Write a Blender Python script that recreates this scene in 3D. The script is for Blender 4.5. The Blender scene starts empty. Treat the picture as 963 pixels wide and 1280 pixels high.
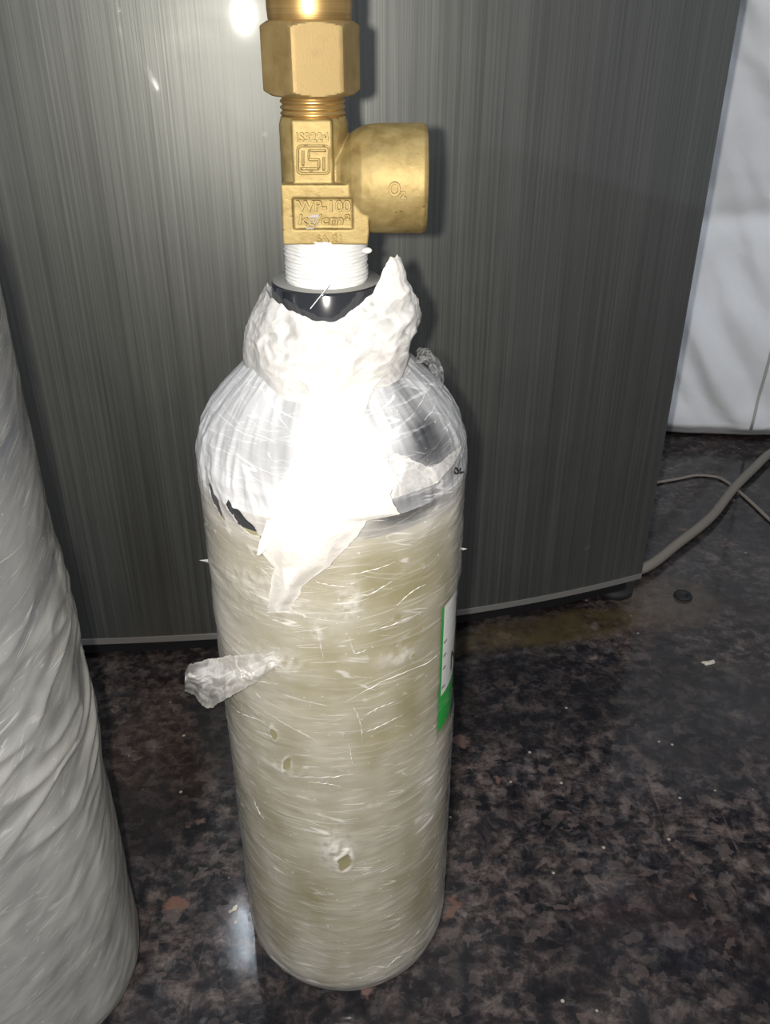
import bpy, bmesh, math, random
import numpy as np
from mathutils import Vector, Matrix, noise as mnoise

random.seed(4)
rng = np.random.default_rng(7)
S = bpy.context.scene
C = S.collection
PI = math.pi

# ------------------------------------------------------------------ camera
FPX, PITCH, CAMH = 1090.0, math.radians(29.5), 0.4056
CP, SP = math.cos(PITCH), math.sin(PITCH)
cam_d = bpy.data.cameras.new('camera')
cam_d.sensor_fit = 'VERTICAL'
cam_d.sensor_height = 36.0
cam_d.lens = FPX / 1280.0 * 36.0
cam_d.clip_start = 0.01
cam = bpy.data.objects.new('camera', cam_d)
C.objects.link(cam)
cam.location = (0, 0, CAMH)
cam.rotation_euler = (PI / 2 - PITCH, 0, 0)
S.camera = cam

# ------------------------------------------------------------------ world, lights, exposure
S.view_settings.view_transform = 'Standard'
S.view_settings.look = 'None'
S.view_settings.gamma = 1.0
S.view_settings.use_curve_mapping = False
S.view_settings.exposure = 0.35
w = bpy.data.worlds.new('room_air')
S.world = w
w.use_nodes = True
w.node_tree.nodes['Background'].inputs[0].default_value = (0.88, 0.92, 1.0, 1)
w.node_tree.nodes['Background'].inputs[1].default_value = 0.27

fl = bpy.data.lights.new('phone_flash', 'POINT')          # the phone's flash, left of its lens
fl.energy = 6.0
fl.color = (1.0, 0.955, 0.88)
fl.shadow_soft_size = 0.003
flo = bpy.data.objects.new('phone_flash', fl)
flo.location = (-0.0125, -0.002, CAMH + 0.003)
C.objects.link(flo)
TUBE_POWER = 560.0


# ------------------------------------------------------------------ pixel helpers (used to measure sizes)
def ray(x, y):
    u = np.asarray(x, float) - 481.5
    v = np.asarray(y, float) - 640.0
    return np.stack([u, FPX * CP - v * SP, -(FPX * SP + v * CP)], -1)


def at_y(x, y, Y):
    d = ray(x, y)
    p = d * (Y / d[..., 1:2])
    p[..., 2] += CAMH
    return p


def at_z(x, y, z=0.0):
    d = ray(x, y)
    p = d * ((z - CAMH) / d[..., 2:3])
    p[..., 2] += CAMH
    return p


# ------------------------------------------------------------------ numpy noise
_perm = rng.permutation(512)
_perm = np.concatenate([_perm, _perm, _perm])
_grad = rng.normal(size=(512, 3))
_grad /= np.linalg.norm(_grad, axis=1)[:, None]


def perlin(p):
    p = np.asarray(p, float)
    i = np.floor(p).astype(int)
    f = p - i
    u = f * f * f * (f * (f * 6 - 15) + 10)
    i &= 511
    out = 0
    for dx in (0, 1):
        wx = u[..., 0] if dx else 1 - u[..., 0]
        for dy in (0, 1):
            wy = u[..., 1] if dy else 1 - u[..., 1]
            for dz in (0, 1):
                wz = u[..., 2] if dz else 1 - u[..., 2]
                h = _perm[_perm[_perm[(i[..., 0] + dx) & 511] + ((i[..., 1] + dy) & 511)] + ((i[..., 2] + dz) & 511)] & 511
                g = _grad[h]
                out = out + wx * wy * wz * (g[..., 0] * (f[..., 0] - dx) + g[..., 1] * (f[..., 1] - dy) + g[..., 2] * (f[..., 2] - dz))
    return out * 1.5


def fbm(p, octaves=3, gain=0.5):
    a, o, s = 1.0, 0, 1.0
    p = np.asarray(p, float)
    for k in range(octaves):
        o = o + a * perlin(p * s + 17.3 * k)
        a *= gain
        s *= 2.03
    return o


def ridged(p, octaves=3, gain=0.55):
    a, o, s = 1.0, 0, 1.0
    p = np.asarray(p, float)
    for k in range(octaves):
        o = o + a * (1 - 2.2 * np.abs(perlin(p * s + 31.7 * k)))
        a *= gain
        s *= 1.9
    return o


def sstep(a, b, x):
    t = np.clip((np.asarray(x, float) - a) / (b - a), 0, 1)
    return t * t * (3 - 2 * t)


# ------------------------------------------------------------------ object helpers
def mesh_obj(name, verts, faces, mat, parent=None, smooth=True, attr=None, uv=None):
    me = bpy.data.meshes.new(name)
    me.from_pydata([tuple(v) for v in np.asarray(verts).tolist()], [], faces if isinstance(faces, list) else faces.tolist())
    me.update()
    if smooth:
        me.polygons.foreach_set('use_smooth', [True] * len(me.polygons))
    if attr is not None:
        for k, val in attr.items():
            a = me.attributes.new(k, 'FLOAT', 'POINT')
            a.data.foreach_set('value', np.asarray(val, np.float32).ravel())
    if uv is not None:
        l = me.uv_layers.new(name='UVMap')
        idx = np.empty(len(me.loops), int)
        me.loops.foreach_get('vertex_index', idx)
        l.data.foreach_set('uv', np.asarray(uv, np.float32).reshape(-1, 2)[idx].ravel())
    for m in (mat if isinstance(mat, (list, tuple)) else [mat]):
        me.materials.append(m)
    o = bpy.data.objects.new(name, me)
    C.objects.link(o)
    if parent is not None:
        attach(o, parent)
    return o


def attach(o, parent):
    o.parent = parent
    q = parent
    m = Matrix.Identity(4)
    chain = []
    while q is not None:
        chain.append(q)
        q = q.parent
    if parent.type == 'EMPTY':
        o.matrix_parent_inverse = Matrix.Translation(-Vector(parent.location))
    else:
        o.matrix_parent_inverse = Matrix.Identity(4)


def bm_obj(name, bm, mat, parent=None, smooth=True):
    me = bpy.data.meshes.new(name)
    bm.to_mesh(me)
    bm.free()
    if smooth:
        me.polygons.foreach_set('use_smooth', [True] * len(me.polygons))
    for m in (mat if isinstance(mat, (list, tuple)) else [mat]):
        me.materials.append(m)
    o = bpy.data.objects.new(name, me)
    C.objects.link(o)
    if parent is not None:
        attach(o, parent)
    return o


def thing(name, loc, label, cat):
    e = bpy.data.objects.new(name, None)
    e.location = loc
    e.empty_display_size = 0.02
    C.objects.link(e)
    return tag(e, label, cat)


def tag(o, label, cat, group=None):
    o['label'] = label
    o['category'] = cat
    if group:
        o['group'] = group
    return o


def structure(o):
    o['kind'] = 'structure'
    return o


def grid_faces(nu, nv, close_u=False):
    """index = j*nu + i ; i around, j up"""
    I = np.arange(nu if close_u else nu - 1)
    J = np.arange(nv - 1)
    i, j = np.meshgrid(I, J)
    i2 = (i + 1) % nu
    f = np.stack([j * nu + i, j * nu + i2, (j + 1) * nu + i2, (j + 1) * nu + i], -1)
    return f.reshape(-1, 4)


def revolve(profile, cx, cy, n=96, cap=True):
    """profile [(r,z)...] bottom to top -> verts, faces"""
    pr = np.array(profile, float)
    th = np.linspace(0, 2 * PI, n, endpoint=False)
    V = np.stack([cx + pr[:, 0:1] * np.sin(th), cy - pr[:, 0:1] * np.cos(th), np.repeat(pr[:, 1:2], n, 1)], -1).reshape(-1, 3)
    F = grid_faces(n, len(pr), True).tolist()
    if cap:
        F.append(list(range(n))[::-1])
        F.append([(len(pr) - 1) * n + k for k in range(n)])
    return V, F


def tube(pts, r, n=10, taper=None):
    P = np.array(pts, float)
    m = len(P)
    T = np.gradient(P, axis=0)
    T /= np.linalg.norm(T, axis=1)[:, None]
    ref = np.array([0.3, 0.2, 0.93])
    V = []
    rr = np.full(m, r) if taper is None else np.array(taper) * r
    for k in range(m):
        a = np.cross(T[k], ref)
        a /= np.linalg.norm(a)
        b = np.cross(T[k], a)
        for q in range(n):
            t = 2 * PI * q / n
            V.append(P[k] + rr[k] * (math.cos(t) * a + math.sin(t) * b))
    F = grid_faces(n, m, True).tolist()
    F.append(list(range(n))[::-1])
    F.append([(m - 1) * n + q for q in range(n)])
    return np.array(V), F


def spline(pts, n):
    P = np.array(pts, float)
    P = np.concatenate([[2 * P[0] - P[1]], P, [2 * P[-1] - P[-2]]])
    out = []
    segs = len(P) - 3
    for t in np.linspace(0, segs - 1e-6, n):
        k = int(t)
        f = t - k
        a, b, c, d = P[k:k + 4]
        out.append(0.5 * ((2 * b) + (c - a) * f + (2 * a - 5 * b + 4 * c - d) * f * f + (3 * b - a - 3 * c + d) * f ** 3))
    return np.array(out)


def box(bm, x0, x1, y0, y1, z0, z1, bevel=0.0, seg=2):
    r = bmesh.ops.create_cube(bm, size=1.0)
    for v in r['verts']:
        v.co = Vector(((x0 + x1) / 2 + v.co.x * (x1 - x0), (y0 + y1) / 2 + v.co.y * (y1 - y0), (z0 + z1) / 2 + v.co.z * (z1 - z0)))
    if bevel:
        es = list({e for v in r['verts'] for e in v.link_edges})
        bmesh.ops.bevel(bm, geom=es, offset=bevel, segments=seg, affect='EDGES', profile=0.5)


# ------------------------------------------------------------------ material helpers
class NT:
    def __init__(self, name):
        self.m = bpy.data.materials.new(name)
        self.m.use_nodes = True
        self.t = self.m.node_tree
        self.b = self.t.nodes['Principled BSDF']
        self.out = self.t.nodes['Material Output']

    def n(self, typ, **kw):
        nd = self.t.nodes.new(typ)
        for k, v in kw.items():
            setattr(nd, k, v)
        return nd

    def l(self, a, b):
        self.t.links.new(a, b)

    def val(self, sock, v):
        if hasattr(v, 'links') or isinstance(v, bpy.types.NodeSocket):
            self.l(v, sock)
        else:
            sock.default_value = v

    def math(self, op, a, b=0.0, clamp=False):
        nd = self.n('ShaderNodeMath', operation=op, use_clamp=clamp)
        self.val(nd.inputs[0], a)
        self.val(nd.inputs[1], b)
        return nd.outputs[0]

    def noise(self, vec, scale, detail=3.0, rough=0.55, dist=0.0):
        nd = self.n('ShaderNodeTexNoise')
        self.l(vec, nd.inputs['Vector'])
        nd.inputs['Scale'].default_value = scale
        nd.inputs['Detail'].default_value = detail
        nd.inputs['Roughness'].default_value = rough
        nd.inputs['Distortion'].default_value = dist
        return nd.outputs[0]

    def mapping(self, vec, scale=(1, 1, 1), rot=(0, 0, 0), loc=(0, 0, 0)):
        nd = self.n('ShaderNodeMapping')
        self.l(vec, nd.inputs[0])
        nd.inputs['Scale'].default_value = scale
        nd.inputs['Rotation'].default_value = rot
        nd.inputs['Location'].default_value = loc
        return nd.outputs[0]

    def ramp(self, fac, stops, interp='LINEAR'):
        nd = self.n('ShaderNodeValToRGB')
        self.l(fac, nd.inputs[0])
        cr = nd.color_ramp
        cr.interpolation = interp
        while len(cr.elements) < len(stops):
            cr.elements.new(0.5)
        for e, (p, c) in zip(cr.elements, stops):
            e.position = p
            e.color = c if len(c) == 4 else (*c, 1)
        return nd.outputs[0]

    def mix(self, fac, a, b, blend='MIX'):
        nd = self.n('ShaderNodeMix', data_type='RGBA', blend_type=blend)
        self.val(nd.inputs[0], fac)
        for s, v in ((nd.inputs[6], a), (nd.inputs[7], b)):
            if isinstance(v, tuple):
                s.default_value = v if len(v) == 4 else (*v, 1)
            else:
                self.l(v, s)
        return nd.outputs[2]

    def remap(self, v, a, b, c=0.0, d=1.0, smooth=True):
        nd = self.n('ShaderNodeMapRange', interpolation_type='SMOOTHSTEP' if smooth else 'LINEAR')
        self.val(nd.inputs[0], v)
        nd.inputs[1].default_value = a
        nd.inputs[2].default_value = b
        nd.inputs[3].default_value = c
        nd.inputs[4].default_value = d
        return nd.outputs[0]

    def bump(self, h, strength, dist, normal=None):
        nd = self.n('ShaderNodeBump')
        nd.inputs['Strength'].default_value = strength
        nd.inputs['Distance'].default_value = dist
        self.l(h, nd.inputs['Height'])
        if normal is not None:
            self.l(normal, nd.inputs['Normal'])
        return nd.outputs[0]

    def set(self, **kw):
        names = dict(color='Base Color', rough='Roughness', metal='Metallic', coat='Coat Weight', coat_rough='Coat Roughness',
                     alpha='Alpha', normal='Normal', spec='Specular IOR Level', aniso='Anisotropic', arot='Anisotropic Rotation',
                     trans='Transmission Weight', sss='Subsurface Weight', ecol='Emission Color', estr='Emission Strength',
                     coat_normal='Coat Normal', sheen='Sheen Weight')
        for k, v in kw.items():
            s = self.b.inputs[names[k]]
            if isinstance(v, tuple) and len(v) == 3 and k in ('color', 'ecol'):
                v = (*v, 1)
            self.val(s, v)
        return self.m


def coords(nt, kind='Object'):
    return nt.n('ShaderNodeTexCoord').outputs[kind]


def simple(name, color, rough=0.5, metal=0.0, **kw):
    return NT(name).set(color=color, rough=rough, metal=metal, **kw)


def mat_granite():
    t = NT('polished_dark_granite')
    o = coords(t)
    big = t.noise(o, 11.0, 4, 0.6, 0.3)
    mid = t.noise(o, 70.0, 6, 0.72, 0.35)
    fine = t.noise(o, 130.0, 4, 0.65, 0.5)
    col = t.ramp(mid, [(0.34, (0.004, 0.004, 0.006)), (0.45, (0.014, 0.013, 0.016)), (0.53, (0.042, 0.032, 0.031)),
                       (0.62, (0.100, 0.080, 0.073)), (0.73, (0.20, 0.165, 0.15))])
    blue = t.remap(big, 0.52, 0.68)
    col = t.mix(t.math('MULTIPLY', blue, 0.45), col, (0.035, 0.038, 0.048), 'MIX')
    brn = t.remap(t.noise(t.mapping(o, loc=(3.1, 1.7, 0)), 7.0, 3, 0.5, 0.4), 0.53, 0.70)
    col = t.mix(t.math('MULTIPLY', brn, 0.5), col, (0.050, 0.024, 0.018))
    # feathery crystal streaks
    st = t.noise(t.mapping(o, scale=(18, 150, 18), rot=(0, 0, 0.9)), 1.0, 3, 0.6, 0.8)
    st2 = t.noise(t.mapping(o, scale=(150, 22, 18), rot=(0, 0, 0.3)), 1.0, 3, 0.6, 1.2)
    stm = t.math('MULTIPLY', t.remap(t.math('MAXIMUM', st, st2), 0.60, 0.78), t.remap(t.noise(o, 14.0, 2), 0.46, 0.66))
    col = t.mix(t.math('MULTIPLY', stm, 0.75), col, (0.16, 0.115, 0.10))
    col = t.mix(t.remap(fine, 0.50, 0.72, 0.0, 0.40), col, (0.16, 0.145, 0.14))
    col = t.mix(t.remap(fine, 0.50, 0.36, 0.0, 0.55), col, (0.006, 0.006, 0.008))
    v3 = t.n('ShaderNodeTexVoronoi')
    nz = t.n('ShaderNodeTexNoise')
    t.l(o, nz.inputs['Vector'])
    nz.inputs['Scale'].default_value = 160.0
    nz.inputs['Detail'].default_value = 3.0
    off = t.n('ShaderNodeVectorMath', operation='MULTIPLY_ADD')
    t.l(nz.outputs['Color'], off.inputs[0])
    off.inputs[1].default_value = (0.012, 0.012, 0.0)
    t.l(o, off.inputs[2])
    t.l(t.mapping(off.outputs[0], scale=(1, 1.5, 1), rot=(0, 0, 0.8)), v3.inputs['Vector'])
    v3.inputs['Scale'].default_value = 150.0
    p3 = t.n('ShaderNodeSeparateColor')
    t.l(v3.outputs['Color'], p3.inputs[0])
    col = t.mix(t.remap(p3.outputs[0], 0.25, 0.0, 0.0, 0.6), col, (0.005, 0.005, 0.007))
    col = t.mix(t.remap(p3.outputs[1], 0.80, 1.0, 0.0, 0.40), col, (0.15, 0.115, 0.105))
    col = t.mix(t.remap(t.noise(t.mapping(o, loc=(1.3, 5.1, 0)), 8.0, 4, 0.6, 0.3), 0.56, 0.38, 0.0, 0.62), col, (0.007, 0.007, 0.009))
    # separate pinkish feldspar grains
    v = t.n('ShaderNodeTexVoronoi')
    t.l(t.mapping(o, scale=(1, 1.25, 1), rot=(0, 0, 0.6)), v.inputs['Vector'])
    v.inputs['Scale'].default_value = 24.0
    v.inputs['Randomness'].default_value = 1.0
    warp = t.math('ADD', v.outputs['Distance'], t.math('MULTIPLY', t.math('SUBTRACT', t.noise(o, 70, 3), 0.5), 0.75))
    pick = t.n('ShaderNodeSeparateColor')
    t.l(v.outputs['Color'], pick.inputs[0])
    gr = t.math('MULTIPLY', t.remap(warp, 0.17, 0.10), t.math('GREATER_THAN', pick.outputs[0], 0.70))
    col = t.mix(t.math('MULTIPLY', gr, 0.75), col, t.ramp(pick.outputs[1], [(0.0, (0.17, 0.11, 0.095)), (1.0, (0.15, 0.075, 0.05))]))
    # tiny pale specks
    v2 = t.n('ShaderNodeTexVoronoi')
    t.l(o, v2.inputs['Vector'])
    v2.inputs['Scale'].default_value = 130.0
    p2 = t.n('ShaderNodeSeparateColor')
    t.l(v2.outputs['Color'], p2.inputs[0])
    sp = t.math('MULTIPLY', t.remap(v2.outputs['Distance'], 0.15, 0.09), t.math('GREATER_THAN', p2.outputs[0], 0.93))
    col = t.mix(t.math('MULTIPLY', sp, 0.8), col, (0.42, 0.38, 0.32))
    # dried yellowish-brown water stain at the refrigerator's foot, and a rusty one by the cord
    sep = t.n('ShaderNodeSeparateXYZ')
    t.l(o, sep.inputs[0])
    wob = t.math('MULTIPLY', t.math('SUBTRACT', t.noise(o, 22, 4), 0.5), 0.09)

    def blot(cx, cy, rx, ry, rot):
        dx = t.math('SUBTRACT', sep.outputs[0], cx)
        dy = t.math('SUBTRACT', sep.outputs[1], cy)
        a = t.math('ADD', t.math('MULTIPLY', dx, math.cos(rot)), t.math('MULTIPLY', dy, math.sin(rot)))
        b = t.math('SUBTRACT', t.math('MULTIPLY', dy, math.cos(rot)), t.math('MULTIPLY', dx, math.sin(rot)))
        q = t.math('ADD', t.math('POWER', t.math('ABSOLUTE', t.math('DIVIDE', a, rx)), 2.0),
                   t.math('POWER', t.math('ABSOLUTE', t.math('DIVIDE', b, ry)), 2.0))
        return t.math('MULTIPLY', t.remap(t.math('ADD', q, t.math('MULTIPLY', wob, 20)), 1.4, 0.3), t.remap(t.noise(o, 60, 5, 0.7), 0.30, 0.62, 0.25, 1.0))
    col = t.mix(t.math('MULTIPLY', blot(0.125, 0.535, 0.10, 0.020, 0.25), 0.75), col, (0.075, 0.055, 0.022))
    col = t.mix(t.math('MULTIPLY', blot(0.225, 0.570, 0.045, 0.035, 0.3), 0.7), col, (0.095, 0.070, 0.050))
    col = t.mix(t.math('MULTIPLY', blot(0.47, 0.80, 0.085, 0.06, 0.9), 0.75), col, (0.045, 0.016, 0.010))
    dust = t.math('MULTIPLY', t.remap(t.noise(o, 5.0, 4, 0.6), 0.42, 0.70), 0.20)
    col = t.mix(dust, col, (0.105, 0.098, 0.094))
    rough = t.remap(t.noise(o, 24, 3), 0.3, 0.7, 0.05, 0.11)
    return t.set(color=col, rough=rough, spec=0.32, normal=t.bump(fine, 0.06, 0.0006))


def mat_brushed():
    t = NT('dark_brushed_steel')
    o = coords(t)
    s1 = t.noise(t.mapping(o, scale=(620, 620, 3.5)), 1.0, 3, 0.6)
    s2 = t.noise(t.mapping(o, scale=(1100, 1100, 9)), 1.0, 2, 0.6)
    s3 = t.noise(t.mapping(o, scale=(110, 110, 1.2)), 1.0, 2, 0.5)
    s = t.math('ADD', t.math('ADD', t.math('MULTIPLY', s1, 0.50), t.math('MULTIPLY', s2, 0.30)), t.math('MULTIPLY', s3, 0.20))
    col = t.ramp(s, [(0.34, (0.128, 0.130, 0.120)), (0.50, (0.168, 0.171, 0.157)), (0.66, (0.215, 0.219, 0.198))])
    sm = t.noise(o, 14, 4, 0.6, 0.8)
    rough = t.math('ADD', t.math('MULTIPLY', s, 0.22), t.math('MULTIPLY', sm, 0.14))
    rough = t.math('ADD', rough, 0.28)
    return t.set(color=col, metal=0.85, rough=rough, coat=0.9, coat_rough=0.05,
                 normal=t.bump(s, 0.25, 0.0004))


def mat_film(name, base, streak_gain, tint=(0.88, 0.84, 0.79), crumple=False, ang=0.0, rough=0.22, transl=0.42, line_gain=0.5, torn=False):
    """stretch film: milky layer of varying cover over clear plastic"""
    t = NT(name)
    uv = coords(t, 'UV')
    at = t.n('ShaderNodeAttribute', attribute_name='milk').outputs['Fac']
    if not crumple:
        layers = []
        for k, (a, sx, sy) in enumerate([(0.03 + ang, 16, 620), (-0.07 + ang, 20, 1000), (0.16 + ang, 16, 800), (-0.24 + ang, 20, 900)]):
            m = t.mapping(t.mapping(uv, rot=(0, 0, a), loc=(k * 3.7, k * 1.9, 0)), scale=(sx, sy, 1))
            nd = t.noise(m, 1.0, 3, 0.6, 0.25)
            layers.append(t.remap(nd, 0.57 + 0.02 * k, 0.74))
        st = t.math('MAXIMUM', t.math('MAXIMUM', layers[0], layers[1]), t.math('MULTIPLY', t.math('MAXIMUM', layers[2], layers[3]), 0.9))
        soft = t.noise(t.mapping(t.mapping(uv, rot=(0, 0, 0.1 + ang)), scale=(14, 70, 1)), 1.0, 3, 0.55, 0.4)
        soft = t.remap(soft, 0.30, 0.75, -0.08, 0.14, False)
        lines = None  # thin whiter lines and specks imitate glints along the wrinkles
        for k, (a, sx, sy, wd) in enumerate([(-0.04 + ang, 9, 150, 0.011), (0.10 + ang, 8, 120, 0.010), (-0.20 + ang * 1.2, 9, 130, 0.009), (0.32 + ang, 14, 110, 0.010)]):
            m = t.mapping(t.mapping(uv, rot=(0, 0, a), loc=(k * 2.3 + 5, k * 4.1, 0)), scale=(sx, sy, 1))
            nd = t.noise(m, 1.0, 1, 0.5, 0.12)
            ln = t.remap(t.math('ABSOLUTE', t.math('SUBTRACT', nd, 0.5)), wd, wd * 0.25)
            msk = t.remap(t.noise(t.mapping(uv, loc=(k * 1.3, 2.0 * k, 0)), 60, 2, 0.5), 0.51, 0.63)
            ln = t.math('MULTIPLY', ln, msk)
            lines = ln if lines is None else t.math('MAXIMUM', lines, ln)
        spk = t.remap(t.noise(t.mapping(uv, loc=(7, 3, 0)), 420, 2, 0.5), 0.69, 0.74)
        lines = t.math('MAXIMUM', lines, t.math('MULTIPLY', spk, 0.8))
        st = t.math('MAXIMUM', t.math('MULTIPLY', st, streak_gain), t.math('MULTIPLY', lines, line_gain))
        fac = t.math('ADD', t.math('ADD', st, soft), t.math('ADD', at, base), True)
        h = t.math('ADD', t.math('MULTIPLY', st, 0.7), t.noise(t.mapping(uv, scale=(60, 380, 1), rot=(0, 0, ang)), 1.0, 3, 0.6, 0.3))
        nrm = t.bump(h, 0.5, 0.00022)
    else:
        c1 = t.noise(uv, 120, 3, 0.55, 1.0)
        rid = t.math('SUBTRACT', 1.0, t.math('MULTIPLY', t.math('ABSOLUTE', t.math('SUBTRACT', c1, 0.5)), 9.0), True)
        fac = t.math('ADD', t.math('MULTIPLY', rid, streak_gain), t.math('ADD', at, base), True)
        nrm = t.bump(t.math('ADD', c1, t.math('MULTIPLY', rid, 0.25)), 0.5, 0.0005)
    t.set(color=tint, rough=rough, spec=0.55, normal=nrm)
    tl = t.n('ShaderNodeBsdfTranslucent')
    tl.inputs[0].default_value = (0.96, 0.95, 0.93, 1)
    t.l(nrm, tl.inputs['Normal'])
    m1 = t.n('ShaderNodeMixShader')
    m1.inputs[0].default_value = transl
    t.l(t.b.outputs[0], m1.inputs[1])
    t.l(tl.outputs[0], m1.inputs[2])
    tr = t.n('ShaderNodeBsdfTransparent')
    gl = t.n('ShaderNodeBsdfGlossy')
    gl.inputs['Roughness'].default_value = 0.16
    t.l(nrm, gl.inputs['Normal'])
    fr = t.n('ShaderNodeFresnel')
    fr.inputs['IOR'].default_value = 1.45
    clear = t.n('ShaderNodeMixShader')
    geo = t.n('ShaderNodeNewGeometry')      # the inner face of the thin film lets light straight through
    t.l(t.math('MULTIPLY', fr.outputs[0], t.math('MULTIPLY', t.math('SUBTRACT', 1.0, geo.outputs['Backfacing']), 0.7)), clear.inputs[0])
    t.l(tr.outputs[0], clear.inputs[1])
    t.l(gl.outputs[0], clear.inputs[2])
    m2 = t.n('ShaderNodeMixShader')
    t.l(fac, m2.inputs[0])
    t.l(clear.outputs[0], m2.inputs[1])
    t.l(m1.outputs[0], m2.inputs[2])
    if torn:                                   # ragged edge of the holes
        gp = t.n('ShaderNodeAttribute', attribute_name='gap').outputs['Fac']
        gp = t.math('ADD', gp, t.math('MULTIPLY', t.math('SUBTRACT', t.noise(uv, 900, 2), 0.5), 0.3))
        m3 = t.n('ShaderNodeMixShader')
        t.l(t.remap(gp, 0.95, 1.03), m3.inputs[0])
        t.l(tr.outputs[0], m3.inputs[1])
        t.l(m2.outputs[0], m3.inputs[2])
        t.l(m3.outputs[0], t.out.inputs[0])
        return t.m
    t.l(m2.outputs[0], t.out.inputs[0])
    return t.m


def mat_brass(name, cast=True, dark=False):
    t = NT(name)
    o = coords(t)
    n1 = t.noise(o, 160, 4, 0.6, 0.3)
    n2 = t.noise(o, 1500 if cast else 2500, 2, 0.6)
    a, b, c = ((0.19, 0.130, 0.046), (0.265, 0.193, 0.072), (0.32, 0.245, 0.11))
    if dark:
        a, b, c = ((0.19, 0.128, 0.050), (0.235, 0.165, 0.066), (0.265, 0.193, 0.084))
    col = t.ramp(n1, [(0.28, a), (0.5, b), (0.75, c)])
    if cast:
        pits = t.remap(t.noise(o, 420, 2, 0.5), 0.68, 0.76)
        col = t.mix(t.math('MULTIPLY', pits, 0.7), col, (0.10, 0.055, 0.022))
    rough = t.remap(n1, 0.3, 0.75, 0.52 if cast else 0.55, 0.66 if cast else 0.66)
    return t.set(color=col, metal=0.5, rough=rough, normal=t.bump(n2, 0.30 if cast else 0.22, 0.00018))


def mat_turned():
    t = NT('turned_brass')
    o = coords(t)
    n1 = t.noise(t.mapping(o, scale=(30, 30, 3000)), 1.0, 2, 0.6)
    col = t.ramp(n1, [(0.3, (0.46, 0.27, 0.09)), (0.7, (0.62, 0.42, 0.17))])
    return t.set(color=col, metal=0.9, rough=0.36, normal=t.bump(n1, 0.2, 0.0002))


def mat_khaki():
    t = NT('khaki_painted_steel')
    o = coords(t)
    n = t.noise(o, 45, 4, 0.6)
    col = t.ramp(n, [(0.3, (0.20, 0.177, 0.100)), (0.7, (0.25, 0.222, 0.132))])
    return t.set(color=col, rough=0.5)


def mat_tape():
    t = NT('white_thread_tape')
    o = coords(t)
    n = t.noise(t.mapping(o, scale=(60, 60, 900)), 1.0, 3, 0.6)
    return t.set(color=(0.52, 0.52, 0.515), rough=0.6, normal=t.bump(n, 0.5, 0.0005))


def mat_sack():
    t = NT('white_woven_sack')
    o = coords(t)
    n = t.noise(o, 9, 4, 0.6, 0.5)
    col = t.ramp(n, [(0.3, (0.88, 0.885, 0.91)), (0.7, (0.93, 0.93, 0.94))])
    h = t.noise(o, 22, 3, 0.5, 0.6)
    return t.set(color=col, rough=0.5, spec=0.3, normal=t.bump(h, 0.4, 0.006))


M = dict(
    granite=mat_granite(),
    wall=simple('grey_plaster', (0.32, 0.31, 0.30), 0.8),
    door=mat_brushed(),
    cabinet=simple('charcoal_cabinet', (0.035, 0.033, 0.036), 0.5),
    trim=simple('aluminium_trim', (0.40, 0.38, 0.36), 0.38, 0.7),
    black_plastic=simple('black_plastic', (0.008, 0.008, 0.010), 0.45),
    rubber=simple('black_rubber', (0.012, 0.012, 0.013), 0.7),
    khaki=mat_khaki(),
    black_paint=simple('black_gloss_paint', (0.012, 0.013, 0.016), 0.16, 0.0, coat=0.6, coat_rough=0.06),
    ring_top=simple('scuffed_grey_steel', (0.22, 0.215, 0.20), 0.5, 0.2),
    steel=simple('grey_painted_steel', (0.075, 0.082, 0.095), 0.45),
    cast=mat_brass('cast_brass'),
    letters=mat_brass('cast_brass_lettering'),
    hexm=mat_brass('brushed_brass', cast=False, dark=True),
    turned=mat_turned(),
    tape=mat_tape(),
    film=mat_film('stretch_film', 0.24, 0.30, torn=True),
    film_shoulder=mat_film('stretch_film_shoulder', 0.52, 0.35, tint=(0.86, 0.86, 0.88), torn=True),
    film_grey=mat_film('stretch_film_thick', 0.40, 0.22, tint=(0.46, 0.455, 0.43), ang=-0.55, rough=0.3, line_gain=0.5),
    film_crumple=mat_film('crumpled_film', 0.30, 0.40, tint=(0.70, 0.68, 0.655), crumple=True),
    film_tail=mat_film('crumpled_film_lit', 0.52, 0.45, crumple=True),  # whiter copy of the crumpled film; flash-blown look put into its colour
    crease=simple('crease_glint_white', (0.62, 0.60, 0.57), 0.3),  # white that imitates glints on film creases
    label_white=simple('label_white', (0.74, 0.74, 0.70), 0.4),
    label_green=simple('label_green', (0.015, 0.36, 0.05), 0.4),
    ink=simple('black_ink', (0.012, 0.012, 0.012), 0.5),
    paint_mark=simple('grey_lead_smear', (0.22, 0.20, 0.19), 0.5, 0.6),
    sack=mat_sack(),
    cord=simple('grey_cord', (0.20, 0.175, 0.145), 0.5),
    cord_thin=simple('pale_cord', (0.24, 0.20, 0.165), 0.55),
    seam=simple('sack_seam', (0.50, 0.49, 0.46), 0.6),
    flake=simple('pale_flake', (0.55, 0.50, 0.42), 0.6),
    lamp_body=simple('lamp_white', (0.7, 0.7, 0.7), 0.5),
)
tb = NT('tube_glow')
tb.set(color=(0.8, 0.8, 0.8), ecol=(0.80, 0.90, 1.0), estr=TUBE_POWER)
M['tube'] = tb.m

# ------------------------------------------------------------------ the setting
bm = bmesh.new()
box(bm, -1.6, 1.8, -1.8, 1.30, -0.03, 0.0)
structure(bm_obj('floor', bm, M['granite'], smooth=False))
bm = bmesh.new()
box(bm, -1.6, 1.8, 1.30, 1.36, 0.0, 2.4)
structure(bm_obj('wall_back', bm, M['wall'], smooth=False))

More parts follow.
